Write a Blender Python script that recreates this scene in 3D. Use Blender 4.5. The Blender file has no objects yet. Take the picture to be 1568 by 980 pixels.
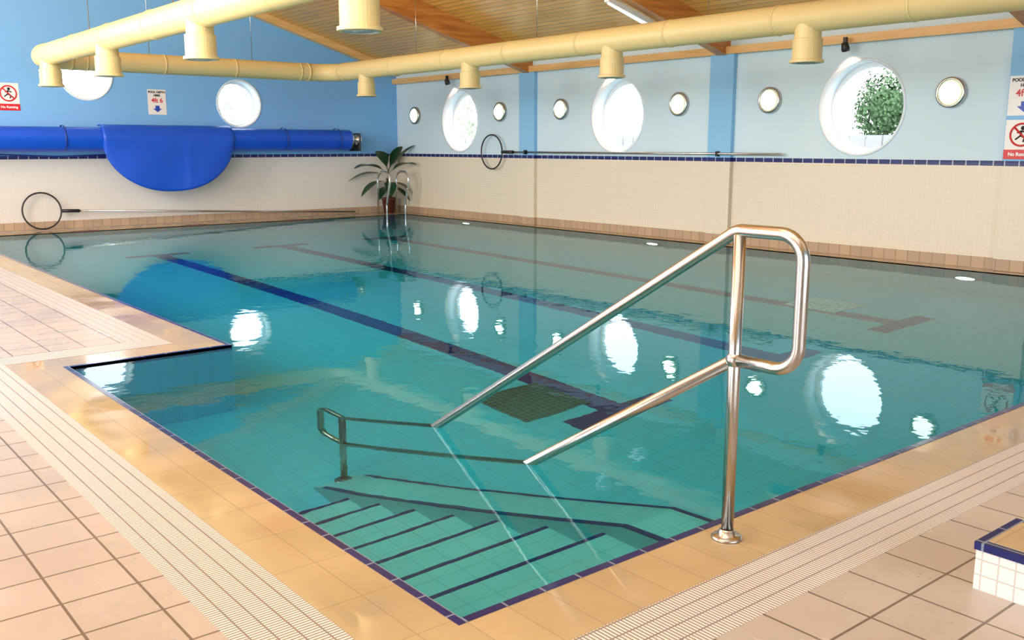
import bpy, bmesh, math, random
from mathutils import Vector, Matrix
random.seed(4)
S=bpy.context.scene
COL=bpy.context.collection
try:
    S.view_settings.view_transform='Standard'; S.view_settings.look='None'
except Exception: pass
S.view_settings.exposure=0.0

# ------------------------------------------------------------------ dimensions
W=10.7; L=16.8; XL=-3.3; YF=-4.0
XC,YC=1.5,2.07; XM,YR=2.55,6.165; PE,PF=10.45,16.1
DEP=1.6; WL=-0.009
ZS=1.16
def roofz(x): return 2.85+0.30*(W-x) if x>=3.7 else 4.95-0.30*(3.7-x)

# ------------------------------------------------------------------ materials
def new_mat(n):
    m=bpy.data.materials.new(n); m.use_nodes=True
    nt=m.node_tree; b=nt.nodes['Principled BSDF']; return m,nt,b
def sin_(b,k,v):
    if k in b.inputs: b.inputs[k].default_value=v
def flat(n,c,rough=.5,metal=0,noise=0.0,nscale=8,spec=.5,emit=None,estr=0,bump=0):
    m,nt,b=new_mat(n)
    sin_(b,'Base Color',(*c,1)); sin_(b,'Roughness',rough); sin_(b,'Metallic',metal); sin_(b,'Specular IOR Level',spec)
    if emit: sin_(b,'Emission Color',(*emit,1)); sin_(b,'Emission Strength',estr)
    if noise or bump:
        tc=nt.nodes.new('ShaderNodeTexCoord'); nz=nt.nodes.new('ShaderNodeTexNoise'); nz.inputs['Scale'].default_value=nscale
        nt.links.new(tc.outputs['Object'],nz.inputs['Vector'])
        if noise:
            mx=nt.nodes.new('ShaderNodeMix'); mx.data_type='RGBA'
            mx.inputs[6].default_value=(*[x*(1-noise) for x in c],1); mx.inputs[7].default_value=(*[min(1,x*(1+noise)) for x in c],1)
            nt.links.new(nz.outputs['Fac'],mx.inputs[0]); nt.links.new(mx.outputs[2],b.inputs['Base Color'])
        if bump:
            bp=nt.nodes.new('ShaderNodeBump'); bp.inputs['Strength'].default_value=bump; bp.inputs['Distance'].default_value=.01
            nt.links.new(nz.outputs['Fac'],bp.inputs['Height']); nt.links.new(bp.outputs[0],b.inputs['Normal'])
    return m
def pos_ab(nt,a,b,off=(0,0)):
    g=nt.nodes.new('ShaderNodeNewGeometry'); s=nt.nodes.new('ShaderNodeSeparateXYZ'); c=nt.nodes.new('ShaderNodeCombineXYZ')
    nt.links.new(g.outputs['Position'],s.inputs[0])
    for k,(ax,o) in enumerate(((a,off[0]),(b,off[1]))):
        ad=nt.nodes.new('ShaderNodeMath'); ad.operation='ADD'; ad.inputs[1].default_value=o
        nt.links.new(s.outputs['XYZ'.index(ax)],ad.inputs[0]); nt.links.new(ad.outputs[0],c.inputs[k])
    return c.outputs[0],s
def brick(nt,vec,sx,sy,c1,c2,g,mort,offset=0.0):
    br=nt.nodes.new('ShaderNodeTexBrick'); br.offset=offset; br.squash=1
    br.inputs['Color1'].default_value=(*c1,1); br.inputs['Color2'].default_value=(*c2,1); br.inputs['Mortar'].default_value=(*g,1)
    br.inputs['Scale'].default_value=1; br.inputs['Mortar Size'].default_value=mort; br.inputs['Mortar Smooth'].default_value=.1
    br.inputs['Brick Width'].default_value=sx; br.inputs['Row Height'].default_value=sy
    nt.links.new(vec,br.inputs['Vector']); return br
def tile_mat(n,a,b_,sx,sy,c1,c2,g,mort,rough=.3,off=(0,0),bump=.3,offset=0.0,spec=.5,roughvar=0,dirt=0):
    m,nt,b=new_mat(n)
    v,s=pos_ab(nt,a,b_,off); br=brick(nt,v,sx,sy,c1,c2,g,mort,offset)
    col=br.outputs['Color']
    nz=nt.nodes.new('ShaderNodeTexNoise'); nz.inputs['Scale'].default_value=2.3; nz.inputs['Detail'].default_value=4
    nt.links.new(v,nz.inputs['Vector'])
    if dirt:
        mx=nt.nodes.new('ShaderNodeMix'); mx.data_type='RGBA'; mx.blend_type='MULTIPLY'; mx.inputs[0].default_value=1
        rp=nt.nodes.new('ShaderNodeMapRange'); rp.inputs[1].default_value=.3; rp.inputs[2].default_value=.7; rp.inputs[3].default_value=1-dirt; rp.inputs[4].default_value=1
        nt.links.new(nz.outputs['Fac'],rp.inputs[0]); nt.links.new(col,mx.inputs[6]); nt.links.new(rp.outputs[0],mx.inputs[7]); col=mx.outputs[2]
    nt.links.new(col,b.inputs['Base Color'])
    if roughvar:
        rp=nt.nodes.new('ShaderNodeMapRange'); rp.inputs[1].default_value=.4; rp.inputs[2].default_value=.6; rp.inputs[3].default_value=max(.02,rough-roughvar); rp.inputs[4].default_value=rough+roughvar
        nt.links.new(nz.outputs['Fac'],rp.inputs[0]); nt.links.new(rp.outputs[0],b.inputs['Roughness'])
    else: sin_(b,'Roughness',rough)
    sin_(b,'Specular IOR Level',spec)
    if bump:
        bp=nt.nodes.new('ShaderNodeBump'); bp.inputs['Strength'].default_value=bump; bp.inputs['Distance'].default_value=.003; bp.invert=True
        nt.links.new(br.outputs['Fac'],bp.inputs['Height']); nt.links.new(bp.outputs[0],b.inputs['Normal'])
    return m
def wall_mat(n,axis,top,mosaic=(.78,.71,.59)):
    m,nt,b=new_mat(n)
    v,s=pos_ab(nt,axis,'Z')
    mos=brick(nt,v,.05,.05,mosaic,[x*.97 for x in mosaic],[x*.88 for x in mosaic],.0022)
    sk=brick(nt,v,.15,.14,(.50,.37,.25),(.43,.32,.23),(.32,.23,.16),.006)
    nav=brick(nt,v,.15,.2,(.012,.02,.13),(.02,.03,.17),(.5,.55,.6),.006)
    pn=nt.nodes.new('ShaderNodeTexNoise'); pn.inputs['Scale'].default_value=1.2; nt.links.new(v,pn.inputs['Vector'])
    paint=nt.nodes.new('ShaderNodeMix'); paint.data_type='RGBA'; paint.inputs[6].default_value=(*[x*.97 for x in top],1); paint.inputs[7].default_value=(*top,1)
    nt.links.new(pn.outputs['Fac'],paint.inputs[0])
    cur=sk.outputs['Color']
    for z,nx in ((.13,mos.outputs['Color']),(ZS-.03,nav.outputs['Color']),(ZS+.025,paint.outputs[2])):
        gt=nt.nodes.new('ShaderNodeMath'); gt.operation='GREATER_THAN'; gt.inputs[1].default_value=z; nt.links.new(s.outputs['Z'],gt.inputs[0])
        mx=nt.nodes.new('ShaderNodeMix'); mx.data_type='RGBA'
        nt.links.new(gt.outputs[0],mx.inputs[0]); nt.links.new(cur,mx.inputs[6]); nt.links.new(nx,mx.inputs[7]); cur=mx.outputs[2]
    nt.links.new(cur,b.inputs['Base Color'])
    rr=nt.nodes.new('ShaderNodeMapRange'); rr.inputs[1].default_value=ZS; rr.inputs[2].default_value=ZS+.04; rr.inputs[3].default_value=.3; rr.inputs[4].default_value=.75
    nt.links.new(s.outputs['Z'],rr.inputs[0]); nt.links.new(rr.outputs[0],b.inputs['Roughness'])
    sin_(b,'Specular IOR Level',.3)
    return m
def wood_mat(n,c1,c2,board=None,axis_len='Y',axis_w='X',rough=.35,scale=1.0):
    m,nt,b=new_mat(n)
    v,s=pos_ab(nt,axis_len,axis_w)
    mp=nt.nodes.new('ShaderNodeMapping'); mp.inputs['Scale'].default_value=(1.2*scale,16*scale,1)
    nt.links.new(v,mp.inputs['Vector'])
    nz=nt.nodes.new('ShaderNodeTexNoise'); nz.inputs['Scale'].default_value=1; nz.inputs['Detail'].default_value=6; nz.inputs['Distortion'].default_value=.6
    nt.links.new(mp.outputs[0],nz.inputs['Vector'])
    r=nt.nodes.new('ShaderNodeMapRange'); r.inputs[1].default_value=.3; r.inputs[2].default_value=.7; nt.links.new(nz.outputs['Fac'],r.inputs[0])
    mx=nt.nodes.new('ShaderNodeMix'); mx.data_type='RGBA'; mx.inputs[6].default_value=(*c1,1); mx.inputs[7].default_value=(*c2,1)
    nt.links.new(r.outputs[0],mx.inputs[0]); col=mx.outputs[2]
    if board:
        br=brick(nt,v,3.1,board,(1,1,1),(.84,.84,.84),(.42,.34,.26),.006,.5)
        m2=nt.nodes.new('ShaderNodeMix'); m2.data_type='RGBA'; m2.blend_type='MULTIPLY'; m2.inputs[0].default_value=1
        nt.links.new(col,m2.inputs[6]); nt.links.new(br.outputs['Color'],m2.inputs[7]); col=m2.outputs[2]
        bp=nt.nodes.new('ShaderNodeBump'); bp.inputs['Strength'].default_value=.5; bp.inputs['Distance'].default_value=.006; bp.invert=True
        nt.links.new(br.outputs['Fac'],bp.inputs['Height']); nt.links.new(bp.outputs[0],b.inputs['Normal'])
    nt.links.new(col,b.inputs['Base Color']); sin_(b,'Roughness',rough); sin_(b,'Specular IOR Level',.35)
    return m

M={}
M['wall_r']=wall_mat('painted_wall_pale_blue','Y',(.62,.80,.92))
M['wall_b']=wall_mat('painted_wall_blue','X',(.20,.48,.88),(.74,.72,.68))
M['pil']=wall_mat('painted_pilaster_blue','Y',(.27,.56,.88))
M['reveal']=flat('window_reveal_paint',(.76,.89,1.0),.5,noise=.03)
M['plastic']=flat('white_plastic',(.85,.88,.9),.35,noise=.02)
M['tile']=tile_mat('deck_tile','X','Y',.225,.225,(.50,.455,.41),(.47,.43,.385),(.17,.135,.11),.0045,.28,(.05,.03),.4,spec=.5,dirt=.08,roughvar=.05)
M['coping']=tile_mat('coping_tile','X','Y',.15,.30,(.52,.405,.235),(.48,.38,.22),(.40,.31,.18),.0025,.12,(0,.025),.2,dirt=.2,roughvar=.10)
M['navy']=tile_mat('navy_edge_tile','X','Y',.15,.15,(.008,.015,.11),(.012,.02,.15),(.2,.25,.35),.004,.15)
M['steel']=flat('brushed_steel',(.50,.48,.45),.24,1,noise=.05,nscale=30)
M['chrome']=flat('chrome',(.75,.75,.75),.1,1)
M['black']=flat('black_plastic',(.015,.015,.018),.4)
M['cover']=flat('pool_cover_blue',(.004,.085,.66),.45,noise=.12,nscale=3)
M['cover2']=flat('pool_cover_dark',(.01,.04,.32),.4,noise=.1)
M['duct']=flat('cream_duct',(.68,.56,.27),.42,noise=.04,nscale=2)
M['duct_in']=flat('diffuser_grey',(.55,.6,.6),.4)
M['beam']=wood_mat('glulam_beam',(.42,.13,.025),(.72,.30,.07),None,'X','Z',.35)
M['plate']=wood_mat('light_timber',(.66,.38,.13),(.84,.55,.24),None,'Y','Z',.35)
M['plate_b']=wood_mat('light_timber_gable',(.66,.38,.13),(.84,.55,.24),None,'X','Z',.35)
M['ceil']=wood_mat('pine_boards',(.84,.40,.075),(.98,.58,.16),.11,'Y','X',.3)
M['skim']=flat('skimmer_brown',(.16,.07,.05),.4)
M['white']=flat('sign_white',(.85,.85,.85),.4)
M['red']=flat('sign_red',(.65,.01,.02),.4)
M['blue']=flat('sign_blue',(.01,.06,.5),.4)
M['pot']=flat('terracotta_pot',(.13,.03,.02),.35,noise=.1)
M['soil']=flat('potting_soil',(.03,.02,.012),.9,noise=.3,nscale=40)
M['leaf']=flat('dark_leaf',(.012,.07,.025),.3,noise=.4,nscale=9)
M['stem']=flat('plant_stem',(.10,.10,.03),.6,noise=.2)
M['lamp']=flat('lamp_glass',(.9,1,.9),.4,emit=(.95,1,.86),estr=6.0)
M['lampe']=flat('lamp_glass_edge',(.8,.9,.7),.4,emit=(.80,1,.62),estr=.55)
M['tube']=flat('fluorescent_tube',(.9,.95,1),.4,emit=(.85,.95,1),estr=1.0)
M['uwl']=flat('underwater_lamp_glass',(.9,1,.95),.4,emit=(.95,1,.85),estr=9)
M['blocktile']=tile_mat('white_block_tile','Y','Z',.05,.05,(.80,.79,.77),(.78,.77,.75),(.55,.53,.5),.0025,.25)
M['grass']=flat('outdoor_lawn',(.25,.27,.23),.9,noise=.1)
M['bush']=flat('bush_foliage',(.065,.135,.055),.8,noise=.8,nscale=14)
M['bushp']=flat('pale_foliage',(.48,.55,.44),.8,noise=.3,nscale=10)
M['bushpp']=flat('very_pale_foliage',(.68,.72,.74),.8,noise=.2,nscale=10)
M['fence']=flat('pale_fence',(.33,.33,.35),.8,noise=.05)
M['trunk']=flat('tree_trunk',(.10,.07,.05),.9,noise=.2)

# pool tiles
def pooltile(n,a,b_,c=(.08,.66,.88),g=(.055,.54,.76)): return tile_mat(n,a,b_,.12,.12,c,[x*.96 for x in c],g,.003,.35,bump=0)
M['pt_f']=pooltile('pool_tile_floor','X','Y'); M['pt_x']=pooltile('pool_tile_wall_x','X','Z'); M['pt_y']=pooltile('pool_tile_wall_y','Y','Z')
M['pt_s']=pooltile('pool_tile_steps','X','Y',(.24,.74,.80),(.17,.60,.66))
M['lane']=flat('lane_line_navy',(.006,.022,.19),.4)
# grating
def grate_mat(n,a,b_):
    m,nt,b=new_mat(n); v,s=pos_ab(nt,a,b_)
    br=brick(nt,v,.061,.0135,(.74,.73,.70),(.71,.70,.67),(.22,.19,.17),.0026,0)
    nt.links.new(br.outputs['Color'],b.inputs['Base Color']); sin_(b,'Roughness',.35)
    bp=nt.nodes.new('ShaderNodeBump'); bp.inputs['Strength'].default_value=.6; bp.inputs['Distance'].default_value=.004; bp.invert=True
    nt.links.new(br.outputs['Fac'],bp.inputs['Height']); nt.links.new(bp.outputs[0],b.inputs['Normal']); return m
M['gr_x']=grate_mat('overflow_grating_a','X','Y'); M['gr_y']=grate_mat('overflow_grating_b','Y','X')
# floor drain
M['drain']=tile_mat('drain_grille','X','Y',.05,.05,(.02,.10,.09),(.02,.10,.09),(.05,.22,.25),.005,.4,bump=0)
M['drain_w']=tile_mat('inlet_grille','X','Y',.3,.05,(.75,.95,.95),(.75,.95,.95),(.2,.5,.6),.012,.4,bump=0)
# water
def water_mat():
    m=bpy.data.materials.new('pool_water'); m.use_nodes=True; nt=m.node_tree; nt.nodes.clear()
    o=nt.nodes.new('ShaderNodeOutputMaterial'); mix=nt.nodes.new('ShaderNodeMixShader'); fr=nt.nodes.new('ShaderNodeFresnel'); fr.inputs['IOR'].default_value=1.33
    rf=nt.nodes.new('ShaderNodeBsdfRefraction'); rf.inputs['IOR'].default_value=1.33; rf.inputs['Roughness'].default_value=0; rf.inputs['Color'].default_value=(.64,.98,1,1)
    gl=nt.nodes.new('ShaderNodeBsdfGlossy'); gl.inputs['Roughness'].default_value=0; gl.inputs['Color'].default_value=(.64,.76,.82,1)
    g=nt.nodes.new('ShaderNodeNewGeometry'); mp=nt.nodes.new('ShaderNodeMapping'); mp.inputs['Scale'].default_value=(1,1,1)
    nz=nt.nodes.new('ShaderNodeTexNoise'); nz.inputs['Scale'].default_value=3.0; nz.inputs['Detail'].default_value=3; nz.inputs['Roughness'].default_value=.55
    bp=nt.nodes.new('ShaderNodeBump'); bp.inputs['Strength'].default_value=1; bp.inputs['Distance'].default_value=.0018
    nt.links.new(g.outputs['Position'],mp.inputs[0]); nt.links.new(mp.outputs[0],nz.inputs['Vector']); nt.links.new(nz.outputs['Fac'],bp.inputs['Height'])
    for n in (rf,gl,fr): nt.links.new(bp.outputs[0],n.inputs['Normal'])
    nt.links.new(fr.outputs[0],mix.inputs[0]); nt.links.new(rf.outputs[0],mix.inputs[1]); nt.links.new(gl.outputs[0],mix.inputs[2]); nt.links.new(mix.outputs[0],o.inputs[0])
    return m
M['water']=water_mat()

# ------------------------------------------------------------------ geometry helpers
def obj(name,mesh,parent=None):
    o=bpy.data.objects.new(name,mesh); COL.objects.link(o)
    if parent: o.parent=parent
    return o
def empty(name,loc=(0,0,0)):
    e=bpy.data.objects.new(name,None); COL.objects.link(e); e.empty_display_size=.2; return e
class MB:
    def __init__(s,name): s.n=name; s.bm=bmesh.new(); s.m=[]
    def mi(s,k):
        if k not in s.m: s.m.append(k)
        return s.m.index(k)
    def box(s,x0,x1,y0,y1,z0,z1,k):
        i=s.mi(k); v=[s.bm.verts.new((x,y,z)) for z in (z0,z1) for y in (y0,y1) for x in (x0,x1)]
        for f in ((0,2,3,1),(4,5,7,6),(0,1,5,4),(2,6,7,3),(0,4,6,2),(1,3,7,5)):
            fc=s.bm.faces.new([v[j] for j in f]); fc.material_index=i
        return v
    def poly(s,pts,k):
        fc=s.bm.faces.new([s.bm.verts.new(p) for p in pts]); fc.material_index=s.mi(k); return fc
    def prism(s,pts,vec,k):
        i=s.mi(k); a=[s.bm.verts.new(p) for p in pts]; b=[s.bm.verts.new(Vector(p)+Vector(vec)) for p in pts]
        fs=[s.bm.faces.new(a[::-1]),s.bm.faces.new(b)]
        for j in range(len(a)): fs.append(s.bm.faces.new((a[j],a[(j+1)%len(a)],b[(j+1)%len(a)],b[j])))
        for f in fs: f.material_index=i
        bmesh.ops.recalc_face_normals(s.bm,faces=fs)
    def lathe(s,prof,c,axis,k,n=40,smooth=True):
        i=s.mi(k); ax=Vector(axis).normalized(); q=ax.to_track_quat('Z','Y'); rings=[]
        for r,h in prof:
            rings.append([s.bm.verts.new(Vector(c)+q@Vector((r*math.cos(2*math.pi*j/n),r*math.sin(2*math.pi*j/n),h))) for j in range(n)] if r>1e-6 else [s.bm.verts.new(Vector(c)+q@Vector((0,0,h)))])
        for a,b in zip(rings,rings[1:]):
            for j in range(n):
                a0=a[j%len(a)];a1=a[(j+1)%len(a)];b0=b[j%len(b)];b1=b[(j+1)%len(b)]
                vs=[]
                for x in (a0,a1,b1,b0):
                    if x not in vs: vs.append(x)
                if len(vs)>2:
                    f=s.bm.faces.new(vs); f.material_index=i; f.smooth=smooth
    def tube(s,pts,r,k,n=12,cap=True,closed=False):
        i=s.mi(k); pts=[Vector(p) for p in pts]; rings=[]; N=len(pts)
        up=None
        for j,p in enumerate(pts):
            if closed: t=(pts[(j+1)%N]-pts[j-1]).normalized()
            else:
                t=(pts[min(j+1,N-1)]-pts[max(j-1,0)]).normalized()
            if up is None:
                up=t.orthogonal().normalized()
            else:
                up=(up-t*up.dot(t)).normalized()
            sd=t.cross(up)
            rr=r[j] if isinstance(r,(list,tuple)) else r
            rings.append([s.bm.verts.new(p+rr*(math.cos(2*math.pi*a/n)*up+math.sin(2*math.pi*a/n)*sd)) for a in range(n)])
        for j in range(N if closed else N-1):
            a=rings[j];b=rings[(j+1)%N]
            for q in range(n):
                f=s.bm.faces.new((a[q],a[(q+1)%n],b[(q+1)%n],b[q])); f.material_index=i; f.smooth=True
        if cap and not closed:
            for rg in (rings[0][::-1],rings[-1]):
                f=s.bm.faces.new(rg); f.material_index=i
    def done(s,parent=None,bevel=0,recalc=False):
        if recalc: bmesh.ops.recalc_face_normals(s.bm,faces=s.bm.faces)
        me=bpy.data.meshes.new(s.n); s.bm.to_mesh(me); s.bm.free()
        for k in s.m: me.materials.append(M[k])
        o=obj(s.n,me,parent)
        if bevel:
            md=o.modifiers.new('bevel','BEVEL'); md.width=bevel; md.segments=2; md.limit_method='ANGLE'
        return o
def fillet(pts,r,n=8):
    pts=[Vector(p) for p in pts]; out=[pts[0]]
    for i in range(1,len(pts)-1):
        p=pts[i]; a=(pts[i-1]-p); b=(pts[i+1]-p); la,lb=a.length,b.length; a.normalize(); b.normalize()
        ang=a.angle(b); 
        if ang>math.pi-.01: out.append(p); continue
        d=min(r/math.tan(ang/2),la*.49,lb*.49); rr=d*math.tan(ang/2)
        c=p+(a+b).normalized()*(rr/math.sin(ang/2)); s=p+a*d; e=p+b*d
        v0=(s-c); v1=(e-c); q=v0.rotation_difference(v1)
        ax,an=q.to_axis_angle()
        for j in range(n+1): out.append(c+Matrix.Rotation(an*j/n,3,ax)@v0)
    out.append(pts[-1]); return out
def holed_wall(name,outline,holes,thick,mapf,mats,parent=None):
    cu=bpy.data.curves.new(name,'CURVE'); cu.dimensions='2D'; cu.fill_mode='BOTH'; cu.extrude=thick/2
    def add(pts):
        sp=cu.splines.new('POLY'); sp.points.add(len(pts)-1)
        for p,q in zip(sp.points,pts): p.co=(q[0],q[1],0,1)
        sp.use_cyclic_u=True
    add(outline)
    for h in holes:
        if len(h)==3:
            cx,cy,r=h; add([(cx+r*math.cos(2*math.pi*j/64),cy+r*math.sin(2*math.pi*j/64)) for j in range(64)])
        else:
            x0,x1,y0,y1=h; add([(x0,y0),(x1,y0),(x1,y1),(x0,y1)])
    t=bpy.data.objects.new('tmp',cu); COL.objects.link(t)
    dg=bpy.context.evaluated_depsgraph_get(); me=bpy.data.meshes.new_from_object(t.evaluated_get(dg))
    bpy.data.objects.remove(t); bpy.data.curves.remove(cu)
    for v in me.vertices: v.co=mapf(v.co.x,v.co.y,v.co.z)
    me.materials.clear()
    for k in mats: me.materials.append(M[k])
    bm=bmesh.new(); bm.from_mesh(me); bmesh.ops.recalc_face_normals(bm,faces=bm.faces)
    bm.to_mesh(me); bm.free(); me.name=name
    return obj(name,me,parent)
def text(s,size,loc,rot,k,parent,name='lettering'):
    cu=bpy.data.curves.new(name,'FONT'); cu.body=s; cu.size=size; cu.align_x='CENTER'; cu.align_y='CENTER'; cu.extrude=.001; cu.offset=.002
    t=bpy.data.objects.new('tmp',cu); COL.objects.link(t)
    dg=bpy.context.evaluated_depsgraph_get(); me=bpy.data.meshes.new_from_object(t.evaluated_get(dg)); bpy.data.objects.remove(t)
    me.materials.clear(); me.materials.append(M[k]); o=obj(name,me,parent); o.location=loc; o.rotation_euler=rot; return o

# ------------------------------------------------------------------ windows data
YW0=14.63; BAY=4.1; ZW=1.80; RW=.56
WR=[(YW0-i*BAY,ZW,RW) for i in range(4)]
WB=[(7.33,2.09,.41),(4.72,2.50,.41),(2.1,2.09,.41)]
TH=.34
holed_wall('wall_right',[(YF,-.3),(L+TH,-.3),(L+TH,2.95),(YF,2.95)],WR,TH,lambda a,b,c:Vector((W+TH/2+c,a,b)),['wall_r'])
go=[(XL,-.3),(W,-.3),(W,roofz(W)+.02),(3.7,roofz(3.7)+.02),(XL,roofz(XL)+.02)]
holed_wall('wall_back',go,WB,TH,lambda a,b,c:Vector((a,L+TH/2+c,b)),['wall_b'])
holed_wall('wall_front',go,[(-.5,4.5,.4,2.4)],.3,lambda a,b,c:Vector((a,YF-.15+c,b)),['wall_b'])
LW=[(0.2,3.4,.5,2.3),(5.0,8.2,.5,2.3),(10,13.2,.5,2.3)]
holed_wall('wall_left',[(YF,-.3),(L+TH,-.3),(L+TH,2.95),(YF,2.95)],LW,.3,lambda a,b,c:Vector((XL-.15+c,a,b)),['wall_r'])

def ring(mb,c,axis,r0,r1,d,k,n=64):
    mb.lathe([(r0,0),(r1,0),(r1,d),(r0,d),(r0,0)],c,axis,k,n,smooth=False)
wi=1
for (a,z,r) in WR:
    e=empty('window_%d'%wi); wi+=1
    m=MB('reveal_lining'); m.lathe([(r+.001,.30),(r-.012,.30),(r-.012,-.012),(r+.02,-.012),(r+.02,.0)],(W,a,z),(1,0,0),'reveal',64); m.done(e)
    m=MB('frame_ring'); ring(m,(W+.24,a,z),(1,0,0),r-.075,r-.01,.05,'plastic'); m.done(e)
for (a,z,r) in WB:
    e=empty('window_%d'%wi); wi+=1
    m=MB('reveal_lining'); m.lathe([(r+.001,.30),(r-.01,.30),(r-.01,-.01),(r+.02,-.01),(r+.02,.0)],(a,L,z),(0,1,0),'reveal',64); m.done(e)
    m=MB('frame_ring'); ring(m,(a,L+.24,z),(0,1,0),r-.05,r-.008,.05,'plastic'); m.done(e)
for (y0,y1,z0,z1) in LW:
    e=empty('window_%d'%wi); wi+=1
    m=MB('window_frame')
    for yy in (y0,(y0+y1)/2-.03,y1-.06): m.box(XL-.1,XL-.04,yy,yy+.06,z0,z1,'plastic')
    m.box(XL-.1,XL-.04,y0,y1,z0,z0+.06,'plastic'); m.box(XL-.1,XL-.04,y0,y1,z1-.06,z1,'plastic'); m.done(e)
for i,yc in enumerate((12.62,8.5,4.48,.3)):
    m=MB('trim_%d'%(i+1)); m.box(W-.07,W+.02,yc-.2,yc+.2,0,2.6,'pil'); m.done(bevel=.004)

# ------------------------------------------------------------------ floor
m=MB('floor')
for b in ((XL,W,YF,1.53),(XL,.93,1.53,6.71),(XL,2.0,6.71,L),(2.0,W,16.4,L)): m.box(b[0],b[1],b[2],b[3],-.12,0,'tile')
m.done()
POOL=empty('swimming_pool')
m=MB('coping'); WI=W-.001
for b in ((1.2,WI,1.775,YC),(1.2,XC,YC,6.465),(XC,XM,YR,6.465),(2.25,XM,6.465,16.4),(XM,WI,PF,16.4),(PE,WI,YC,PF)): m.box(b[0],b[1],b[2],b[3],-.12,.0,'coping')
e=.030
for b in ((XC-e,PE+e,YC-e,YC),(XC-e,XC,YC,YR+e),(XC,XM,YR,YR+e),(XM-e,XM,YR+e,PF)): m.box(b[0],b[1],b[2],b[3],-.012,.002,'navy')
for x in (4.35,6.15,8.0): m.box(x-.18,x+.18,PF-.004,PF+.12,-.02,.004,'skim')
m.done(POOL)
m=MB('overflow_grating')
m.box(.93,WI,1.53,1.775,-.12,.001,'gr_y'); m.box(.93,1.2,1.775,6.71,-.12,.001,'gr_x')
m.box(1.2,2.25,6.465,6.71,-.12,.001,'gr_y'); m.box(2.0,2.25,6.71,16.4,-.12,.001,'gr_x'); m.done(POOL)

# ------------------------------------------------------------------ pool basin
OUT=[(XC,YC),(PE,YC),(PE,PF),(XM,PF),(XM,YR),(XC,YR)]
m=MB('basin')
m.poly([(x,y,-DEP) for x,y in OUT],'pt_f')
for i in range(6):
    a=OUT[i];b=OUT[(i+1)%6]
    k='pt_x' if abs(a[1]-b[1])<1e-6 else 'pt_y'
    m.poly([(a[0],a[1],-DEP),(a[0],a[1],-.002),(b[0],b[1],-.002),(b[0],b[1],-DEP)],k)
for x in (4.65,6.55,8.45):
    m.box(x-.11,x+.11,4.5,13.7,-DEP,-DEP+.004,'lane'); 
    for yy in (4.4,13.6): m.box(x-.45,x+.45,yy,yy+.20,-DEP,-DEP+.006,'lane')
m.box(4.0,4.6,4.75,5.35,-DEP,-DEP+.02,'drain'); m.box(8.4,9.0,5.2,5.8,-DEP,-DEP+.03,'drain_w')
m.done(POOL)
# steps
m=MB('entry_steps'); XS=2.40
for i in range(7):
    y0=YC+.325*i; z=-.2*(i+1); m.box(XC,XS,y0,y0+.325,-DEP,z,'pt_s'); m.box(XC,XS,y0+.325-.018,y0+.327,z-.02,z+.003,'lane')
prof=[(YC,-.03),(YC+.22,-.05),(4.62,-1.5),(4.75,-DEP),(YC,-DEP)]
m.prism([(XS,y,z) for y,z in prof],(.28,0,0),'pt_s')
for x in (XS,XS+.262):
    for a,b in ((0,1),(1,2)):
        (ya,za),(yb,zb)=prof[a],prof[b]
        m.prism([(x-.003,ya,za-.012),(x-.003,ya,za+.004),(x-.003,yb,zb+.004),(x-.003,yb,zb-.012)],(.024,0,0),'lane')
m.done(POOL)
# underwater lamps
m=MB('underwater_lamps')
for yy in (4.87,9.5,14.1):
    m.lathe([(.11,0),(.10,.02),(.06,.035),(0,.04)],(PE,yy,-.62),(-1,0,0),'uwl',24)
    ring(m,(PE,yy,-.62),(-1,0,0),.11,.135,.025,'steel',32)
m.done(POOL)
m=MB('water'); f=m.poly([(x,y,WL) for x,y in OUT],'water'); m.bm.normal_update()
if f.normal.z<0: f.normal_flip()
wat=m.done(POOL)

# ------------------------------------------------------------------ handrail
e=empty('pool_handrail'); XR=2.56; r=.0215
m=MB('rail_tubes')
A=fillet([(XR,1.946,.638),(XR,1.70,.638),(XR,1.70,1.075),(XR,1.955,1.075),(XR,4.65,-.58),(XR,4.93,-.58),(XR,4.93,-1.02),(XR,4.67,-1.02)],.085)
m.tube(A,r,'steel',16); m.tube([(XR,1.946,.638),(XR,4.67,-1.02)],r,'steel',16)
m.tube([(XR,1.946,.0),(XR,1.946,1.06)],r,'steel',16); m.tube([(XR,4.67,-.6),(XR,4.67,-1.55)],r,'steel',16)
m.done(e)
m=MB('base_flanges')
for y,z in ((1.946,0.0),(4.67,-1.54)): m.lathe([(.0,.0),(.055,.0),(.055,.006),(.048,.012),(.030,.014),(.028,.03),(.022,.034)],(XR,y,z),(0,0,1),'steel',32)
m.lathe([(0,-.03),(.018,-.027),(.027,-.012),(.03,0),(.027,.012),(.018,.027),(0,.03)],(XR,1.946,.638),(0,0,1),'steel',24); m.done(e)

# ------------------------------------------------------------------ ladder
e=empty('pool_ladder'); m=MB('ladder_rails')
for x in (9.90,10.33):
    m.tube(fillet([(x,16.30,0),(x,16.30,.84),(x,15.80,.84),(x,15.98,.2),(x,15.98,-1.1)],.17),.02,'chrome',14)
m.done(e)
m=MB('ladder_treads')
for z in (-.25,-.5,-.75,-1.0): m.box(9.90,10.33,15.94,16.04,z-.015,z+.01,'chrome')
m.done(e)

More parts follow.
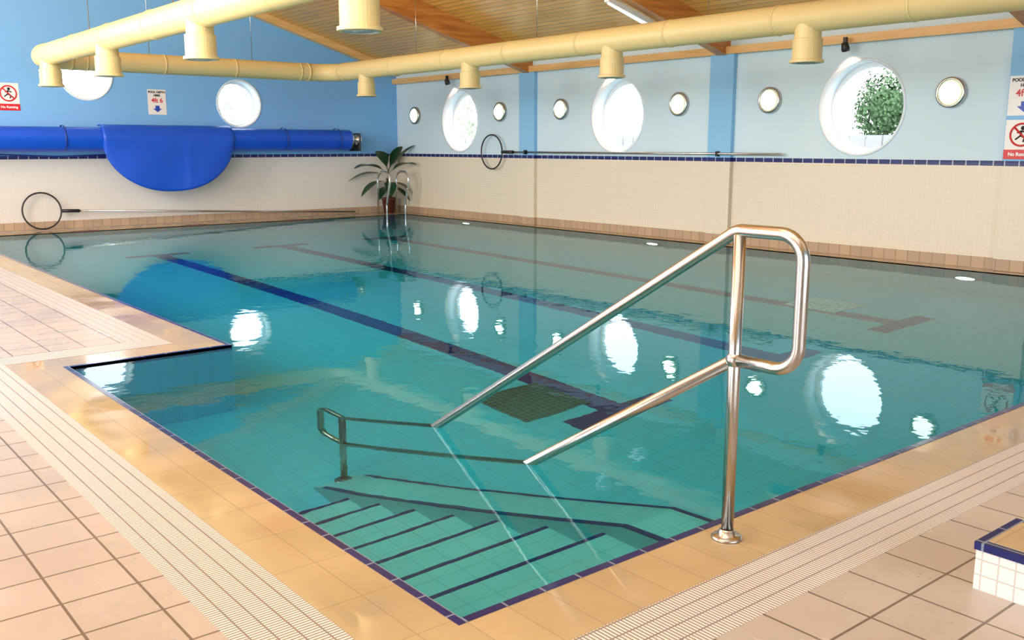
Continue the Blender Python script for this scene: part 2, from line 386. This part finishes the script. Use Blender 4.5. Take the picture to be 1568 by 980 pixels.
# ------------------------------------------------------------------ ceiling and beams
m=MB('ceiling')
t=.12
for x0,x1 in ((3.7,W+TH),(XL-.3,3.7)):
    z0,z1=(roofz(3.7),roofz(3.7)-.3*(x1-3.7)) if x0==3.7 else (roofz(3.7)-.3*(3.7-x0),roofz(3.7))
    m.prism([(x0,YF-.3,z0),(x1,YF-.3,z1),(x1,YF-.3,z1+t),(x0,YF-.3,z0+t)],(0,L-YF+.7,0),'ceil')
m.done()
for yc in (12.62,8.5,4.48,.3):
    m=MB('ceiling_beam')
    d=.40
    for x0,x1 in ((3.7,W-.001),(XL,3.7)):
        z0,z1=roofz(x0),roofz(x1)
        m.prism([(x0,yc-.08,z0+.01),(x1,yc-.08,z1+.01),(x1,yc-.08,z1-(.32 if x1>9 else d)),(x0,yc-.08,z0-d)],(0,.16,0),'beam')
    m.done()
m=MB('trim_5'); m.box(W-.10,W+.02,YF,L,2.56,2.66,'plate'); m.done()
m=MB('trim_6')
for x0,x1 in ((3.7,W),(XL,3.7)):
    z0,z1=roofz(x0),roofz(x1)
    m.prism([(x0,L-.14,z0+.01),(x1,L-.14,z1+.01),(x1,L-.14,z1-.13),(x0,L-.14,z0-.13)],(0,.15,0),'plate_b')
m.done()
# fluorescent batten
e=empty('fluorescent_light'); m=MB('batten')
xa,xb=8.55,9.45; za,zb=roofz(xa)-.42,roofz(xb)-.40
m.prism([(xa,8.60,za),(xb,8.60,zb),(xb,8.60,zb+.06),(xa,8.60,za+.06)],(0,.08,0),'plastic'); m.done(e)
m=MB('tube'); m.tube([(xa+.03,8.64,za-.012),(xb-.03,8.64,zb-.012)],.018,'tube',12); m.done(e)

# ------------------------------------------------------------------ ventilation ducts
e=empty('ventilation_duct'); ZD=2.53; RD=.14
m=MB('duct_run')
path=fillet([(8.0,-1,ZD),(8.0,14.55,ZD),(3.45,14.55,ZD),(3.45,1.6,ZD)],.42,10)
m.tube(path,RD,'duct',32)
def collar(p,d,w=.02):
    d=Vector(d); m.lathe([(RD,-w),(RD+.006,-w),(RD+.006,w),(RD,w)],p,d,'duct',32)
for k in range(11): collar((8.0,13.95-1.37*k,ZD),(0,1,0),.01)
for k in range(4): collar((7.4-1.1*k,14.55,ZD),(1,0,0),.01)
for k in range(9): collar((3.45,13.95-1.37*k,ZD),(0,1,0),.01)
for p,d in (((8.0,14.1,ZD),(0,1,0)),((7.55,14.55,ZD),(1,0,0)),((3.9,14.55,ZD),(1,0,0)),((3.45,14.1,ZD),(0,1,0))): collar(p,d,.018)
m.done(e)
m=MB('duct_diffusers')
for x,ys in ((8.0,(13.44,10.70,7.98,5.40,2.7)),(3.45,(13.85,11.4,8.68,5.86,3.2))):
    for y in ys:
        zb=2.115
        m.lathe([(.122,ZD-zb-.02),(.122,.22),(.138,.215),(.138,.03),(.158,.025),(.158,.0),(.13,-.004)],(x,y,zb),(0,0,1),'duct',32,smooth=False)
        m.lathe([(.13,-.004),(.11,.02),(.09,-.006),(.07,.02),(.05,-.006),(.0,.01)],(x,y,zb),(0,0,1),'duct_in',32)
m.done(e)
m=MB('hanging_wires')
for y in (12,9.3,6.6,4): m.tube([(8.0,y,ZD+.12),(8.0,y,roofz(8.0))],.005,'steel',6); m.tube([(3.45,y,ZD+.12),(3.45,y,roofz(3.45))],.005,'steel',6)
for x in (5,6.6): m.tube([(x,14.55,ZD+.12),(x,14.55,roofz(x))],.005,'steel',6)
m.done(e)

# ------------------------------------------------------------------ wall lights
for y in (16.1,13.4,11.8,9.28,7.73,5.32,3.5):
    e=empty('wall_light'); m=MB('bezel'); m.lathe([(.17,0),(.17,.05),(.155,.062),(.138,.06),(.138,.03)],(W,y,1.93),(-1,0,0),'steel',40); m.done(e)
    m=MB('diffuser'); m.lathe([(.14,.045),(.118,.065)],(W,y,1.93),(-1,0,0),'lampe',40); m.lathe([(.118,.065),(.09,.075),(.06,.082),(0,.086)],(W,y,1.93),(-1,0,0),'lamp',40); m.done(e)
for y in WR[:3]:
    yy=y[0]+.15
    e=empty('spotlight'); m=MB('spot_body'); m.lathe([(0,0),(.045,.0),(.05,.03),(.038,.10),(.0,.11)],(W-.16,yy,2.46),(-.35,0,1),'black',20); m.box(W-.20,W-.16,yy-.02,yy+.02,2.53,2.62,'black'); m.done(e)
    l=bpy.data.lights.new('spot_glow','SPOT'); l.energy=30; l.color=(1,.5,.3); l.spot_size=1.7; l.spot_blend=1; l.shadow_soft_size=.04
    o=bpy.data.objects.new('spot_glow',l); COL.objects.link(o); o.parent=e; o.location=(W-.15,yy,2.43); o.rotation_euler=Vector((.45,0,-.9)).to_track_quat('-Z','Y').to_euler()

# ------------------------------------------------------------------ cover roller
e=empty('pool_cover_roller'); YQ=16.45; ZQ=1.46
m=MB('rolled_cover'); n=48
prof=[]
for j in range(n):
    a=2*math.pi*j/n; rr=.19+.012*math.sin(3*a)+.01*(j/n); prof.append((-3.0,YQ+rr*math.cos(a),ZQ+rr*math.sin(a)))
m.prism(prof,(12.35,0,0),'cover'); m.done(e)
m=MB('roller_bands')
for x in (-.4,1.9,4.2,6.9,8.0,9.1): m.lathe([(.205,-.012),(.209,-.012),(.209,.012),(.205,.012)],(x,YQ,ZQ+.002),(1,0,0),'cover2',40)
m.done(e)
m=MB('roller_axle'); m.lathe([(.0,0),(.16,0),(.17,.02),(.17,.04),(.06,.05),(.05,.16),(.1,.17),(.1,.2),(0,.2)],(9.35,YQ,ZQ),(1,0,0),'steel',32)
m.box(9.55,9.60,YQ-.06,L,ZQ-.22,ZQ+.12,'black'); m.lathe([(.045,0),(.045,.03),(0,.035)],(9.6,YQ,ZQ),(1,0,0),'plastic',20); m.done(e)
m=MB('hanging_flap'); nx,nz=40,26; grid=[]
for i in range(nx+1):
    u=-1+2*i/nx; x=5.86+u*1.10; col=[]
    hgt=.14+ .74*max(0,1-abs(u)**2.2)**.6
    for j in range(nz+1):
        v=j/nz
        if v<.25:
            a=math.pi*.62*(1-v/.25); y=YQ-.215*math.cos(a) ; z=ZQ+.215*math.sin(a)
        else:
            q=(v-.25)/.75; y=YQ-.215+.05*q+.02*math.sin(u*6+q*2)*q-.015*math.exp(-((u-.28)/.05)**2); z=ZQ-hgt*q
        col.append(m.bm.verts.new((x,y,z)))
    grid.append(col)
mi=m.mi('cover')
for i in range(nx):
    for j in range(nz):
        f=m.bm.faces.new((grid[i][j],grid[i+1][j],grid[i+1][j+1],grid[i][j+1])); f.material_index=mi; f.smooth=True
fl=m.done(e); sd=fl.modifiers.new('s','SOLIDIFY'); sd.thickness=.012
m=MB('cords'); m.tube([(-1,L-.06,1.18),(1.5,L-.05,1.14),(3.0,L-.05,1.22),(4.2,L-.05,1.17),(5.0,L-.06,1.2)],.012,'cover2',8); m.done(e)

# ------------------------------------------------------------------ skimmer nets
def hoop(mb,c,u,v,r,k):
    c=Vector(c);u=Vector(u);v=Vector(v); mb.tube([c+r*(math.cos(2*math.pi*j/40)*u+math.sin(2*math.pi*j/40)*v) for j in range(40)],.013,k,8,closed=True)
e=empty('leaf_skimmer_net'); m=MB('hoop_and_pole'); hoop(m,(3.85,16.68,.31),(1,0,0),(0,.08,1),.29,'black')
m.tube([(4.14,16.68,.30),(4.42,16.68,.29)],.028,'black',10); m.tube([(4.4,16.68,.29),(9.6,16.7,.05)],.016,'steel',10); m.done(e)
e=empty('leaf_skimmer_net'); m=MB('hoop_and_pole'); hoop(m,(W-.1,13.55,1.235),(0,1,0),(0,0,1),.30,'black')
m.tube([(W-.1,13.25,1.235),(W-.1,12.95,1.235)],.028,'black',10); m.tube([(W-.1,12.97,1.235),(W-.1,7.45,1.235)],.016,'steel',10); m.done(e)
m=MB('pole_hooks')
for y in (12.62,8.5): m.box(W-.12,W-.06,y-.02,y+.02,1.20,1.27,'black')
m.done(e)

# ------------------------------------------------------------------ plant
e=empty('potted_plant'); px,py=10.34,16.61
m=MB('pot'); m.lathe([(0,0),(.10,0),(.14,.27),(.155,.27),(.155,.31),(.135,.31),(.13,.28)],(px,py,0),(0,0,1),'pot',32); m.lathe([(.13,.285),(0,.295)],(px,py,0),(0,0,1),'soil',24); m.done(e)
m=MB('stems')
for dx,dy,h in ((0,0,.85),(-.05,-.02,.7),(.06,-.04,.6)): m.tube([(px+dx*.3,py+dy,.28),(px+dx,py+dy,h)],[.024,.014],'stem',8)
m.done(e)
m=MB('leaves'); mi=m.mi('leaf')
def leaf(base,ang,ln,rise,wd,droop):
    d=Vector((math.cos(ang),math.sin(ang),0)); s=Vector((-math.sin(ang),math.cos(ang),0)); rows=[]; n=14
    for j in range(n+1):
        t=j/n; p=Vector(base)+d*ln*t+Vector((0,0,rise*t*1.2-droop*t*t)); 
        w=.008 if t<.2 else wd*math.sin(math.pi*min(1,(t-.2)/.8*.96+.03))**.75
        r3=[p-s*w+Vector((0,0,.3*w)),p,p+s*w+Vector((0,0,.3*w))]
        for q in r3: q.x=min(q.x,W-.03); q.y=min(q.y,L-.03)
        rows.append([m.bm.verts.new(q) for q in r3])
    for a,b in zip(rows,rows[1:]):
        for q in (0,1):
            f=m.bm.faces.new((a[q],a[q+1],b[q+1],b[q])); f.material_index=mi; f.smooth=True
for (ang,ln,rise,wd,dr,h) in ((195,.95,.45,.12,.42,.8),(170,.85,.30,.11,.45,.75),(222,.7,.55,.12,.25,.85),(305,.6,.62,.11,.22,.85),(285,.75,.45,.12,.35,.8),(268,.55,.6,.11,.22,.85),(188,.7,.10,.12,.40,.65),(245,.55,.1,.12,.35,.62),(315,.5,.12,.12,.35,.6),(215,.5,.0,.1,.25,.55),(295,.5,.0,.1,.28,.55),(20,.4,.5,.1,.2,.85)):
    leaf((px,py,h-.02),math.radians(ang),ln,rise,wd,dr)
m.done(e)

# ------------------------------------------------------------------ signs
def sign(kind,c,wd,h,wall):
    e=empty('depth_sign' if kind=='depth' else 'no_running_sign')
    if wall=='b': R=(math.pi/2,0,0); P=lambda a,b,o=0:Vector((c[0]+a,c[1]-o,c[2]+b))
    else: R=(math.pi/2,0,-math.pi/2); P=lambda a,b,o=0:Vector((c[0]-o,c[1]-a,c[2]+b))
    m=MB('panel')
    def rect(a0,a1,b0,b1,o,k):
        m.prism([P(a0,b0,0),P(a1,b0,0),P(a1,b1,0),P(a0,b1,0)],P(0,0,o)-P(0,0,0),k)
    rect(-wd/2,wd/2,-h/2,h/2,.006,'white')
    if kind=='depth':
        for pts in (((-.035,-.08),(.035,-.08),(.035,-.13),(.075,-.13),(0,-.19),(-.075,-.13),(-.035,-.13)),): m.prism([P(a,b+.02,0) for a,b in pts],P(0,0,.009)-P(0,0,0),'blue')
        m.done(e)
        text('POOL DEPTH',.048,P(0,h/2-.045,.008),R,'black',e); text('HERE',.048,P(0,h/2-.10,.008),R,'black',e); text('4ft 6',.105,P(0,.025,.008),R,'red',e)
    else:
        rect(-wd/2,wd/2,-h/2,-h/2+.1,.009,'red')
        cz=.05; 
        pts=[P(.115*math.cos(t*math.pi/20),cz+.115*math.sin(t*math.pi/20),.008) for t in range(40)]
        m.tube(pts,.011,'red',6,closed=True); m.tube([P(-.08,cz+.08,.010),P(.08,cz-.08,.010)],.010,'red',6)
        m.lathe([(.022,0),(.022,.01),(0,.01)],P(.01,cz+.07,0),P(0,0,1)-P(0,0,0),'black',16)
        for a,b in (((.0,.045),(-.01,-.01)),((-.01,-.01),(.035,-.035)),((.035,-.035),(.02,-.075)),((-.01,-.01),(-.06,-.05)),((.0,.04),(.05,.02)),((0,.04),(-.045,.02))):
            m.tube([P(a[0],cz+a[1],.007),P(b[0],cz+b[1],.007)],.009,'black',6)
        m.done(e); text('No Running',.05,P(0,-h/2+.05,.010),R,'white',e)
sign('depth',(5.85,L,2.08),.31,.42,'b'); sign('run',(3.54,L,2.10),.31,.42,'b')
sign('depth',(W-.07,4.50,1.865),.34,.41,'r'); sign('run',(W-.07,4.50,1.41),.34,.41,'r')

# ------------------------------------------------------------------ tiled block
m=MB('tiled_step_block'); m.box(2.84,3.12,.5,1.22,0,.15,'blocktile'); m.box(2.835,3.125,.495,1.225,.13,.155,'navy'); m.box(2.865,3.095,.525,1.195,.14,.158,'coping'); m.done()

# ------------------------------------------------------------------ outdoors
m=MB('ground_outside'); m.box(W+TH,60,-30,60,-.4,-.3,'grass'); m.box(XL-20,W+TH,L+TH,60,-.4,-.3,'grass'); m.box(-40,XL-.3,-30,L+TH,-.4,-.3,'grass'); m.done()
def tree(x,y,z,r,seed,k='bush',ry=1.0,cnt=3000,core=True):
    random.seed(seed); e=empty('garden_tree'); m=MB('crown'); mi=m.mi(k)
    for _ in range(cnt):
        d=Vector((random.gauss(0,1),random.gauss(0,1),random.gauss(0,1))).normalized(); rr=r*(.62+.40*random.random())*(1+.12*math.sin(5*d.x+3*d.z+seed)+.08*math.sin(9*d.y+7*d.z))
        p=Vector((x,y,z))+Vector((d.x,d.y,d.z*ry))*rr; n=(d+Vector((random.uniform(-.9,.9),random.uniform(-.9,.9),random.uniform(-.5,.9)))).normalized(); a=n.orthogonal().normalized(); b=n.cross(a); s=r*random.uniform(.045,.085)
        f=m.bm.faces.new([m.bm.verts.new(p+q) for q in (a*s,b*s*.6,-a*s,-b*s*.6)]); f.material_index=mi
    if core: bmesh.ops.create_icosphere(m.bm,subdivisions=2,radius=r*.60,matrix=Matrix.Translation((x,y,z)))
    m.done(e)
    m=MB('trunk'); m.tube([(x,y,-.3),(x,y,z)],[r*.12,r*.08],'trunk' if k=='bush' else k,10); m.done(e)
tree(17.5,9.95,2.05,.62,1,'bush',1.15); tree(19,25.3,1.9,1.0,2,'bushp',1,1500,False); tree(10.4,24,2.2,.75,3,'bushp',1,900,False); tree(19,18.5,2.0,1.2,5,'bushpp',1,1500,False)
m=MB('garden_fence')
for k in range(70): m.box(15.0,15.04,2+k*.3,2.27+k*.3,-.3,1.52,'fence')
m.box(15.04,15.1,2,23,1.2,1.3,'fence')
m.done()

# ------------------------------------------------------------------ lights
def area(name,loc,dirv,sx,sy,p,c=(1,1,1)):
    l=bpy.data.lights.new(name,'AREA'); l.shape='RECTANGLE'; l.size=sx; l.size_y=sy; l.energy=p; l.color=c
    o=bpy.data.objects.new(name,l); COL.objects.link(o); o.location=loc; o.rotation_euler=Vector(dirv).to_track_quat('-Z','Z').to_euler(); return o
for i,(y0,y1,z0,z1) in enumerate(LW): area('window_daylight',(XL-.02,(y0+y1)/2,1.4),(1,0,.1),3.1,1.7,(120,150,160)[i],(.90,.95,1))
area('window_daylight',(2.0,YF+.05,1.5),(0,1,0),4.8,1.9,75,(.92,.96,1))
area('overhead_fill',(1.0,2.8,3.9),(.18,.3,-1),3,5,80,(.97,.98,1))  # added fill lamps above and behind the camera, not real fittings
area('overhead_fill',(4.2,-1.2,3.9),(.2,.3,-1),4,3,20,(1,.98,.95))
for y in (6,9.5,13): area('overhead_fill',(.4,y+.3,3.6),(.7,0,-.8),3,2,160,(.97,.98,1))  # unseen fill row added left of view to brighten the far pool
for y in (3,8,13): area('upward_fill',(-.3,y,3.0),(1,.1,.85),3,.6,(200,270,270)[(3,8,13).index(y)],(1,.90,.72))  # warm fill added out of frame to lift the roof boards, no real uplights
w=bpy.data.worlds.new('overcast_sky'); S.world=w; w.use_nodes=True
bg=w.node_tree.nodes['Background']; bg.inputs[0].default_value=(.92,.97,1,1); bg.inputs[1].default_value=5.5

# ------------------------------------------------------------------ camera
cd=bpy.data.cameras.new('camera'); cam=bpy.data.objects.new('camera',cd); COL.objects.link(cam)
cd.sensor_width=36; cd.lens=1453/1568*36; cd.clip_start=.05
yaw=math.radians(39.25); pit=math.radians(10.43)
fw=Vector((math.sin(yaw)*math.cos(pit),math.cos(yaw)*math.cos(pit),-math.sin(pit)))
cam.location=(0,0,1.35); cam.rotation_euler=fw.to_track_quat('-Z','Y').to_euler()
S.camera=cam
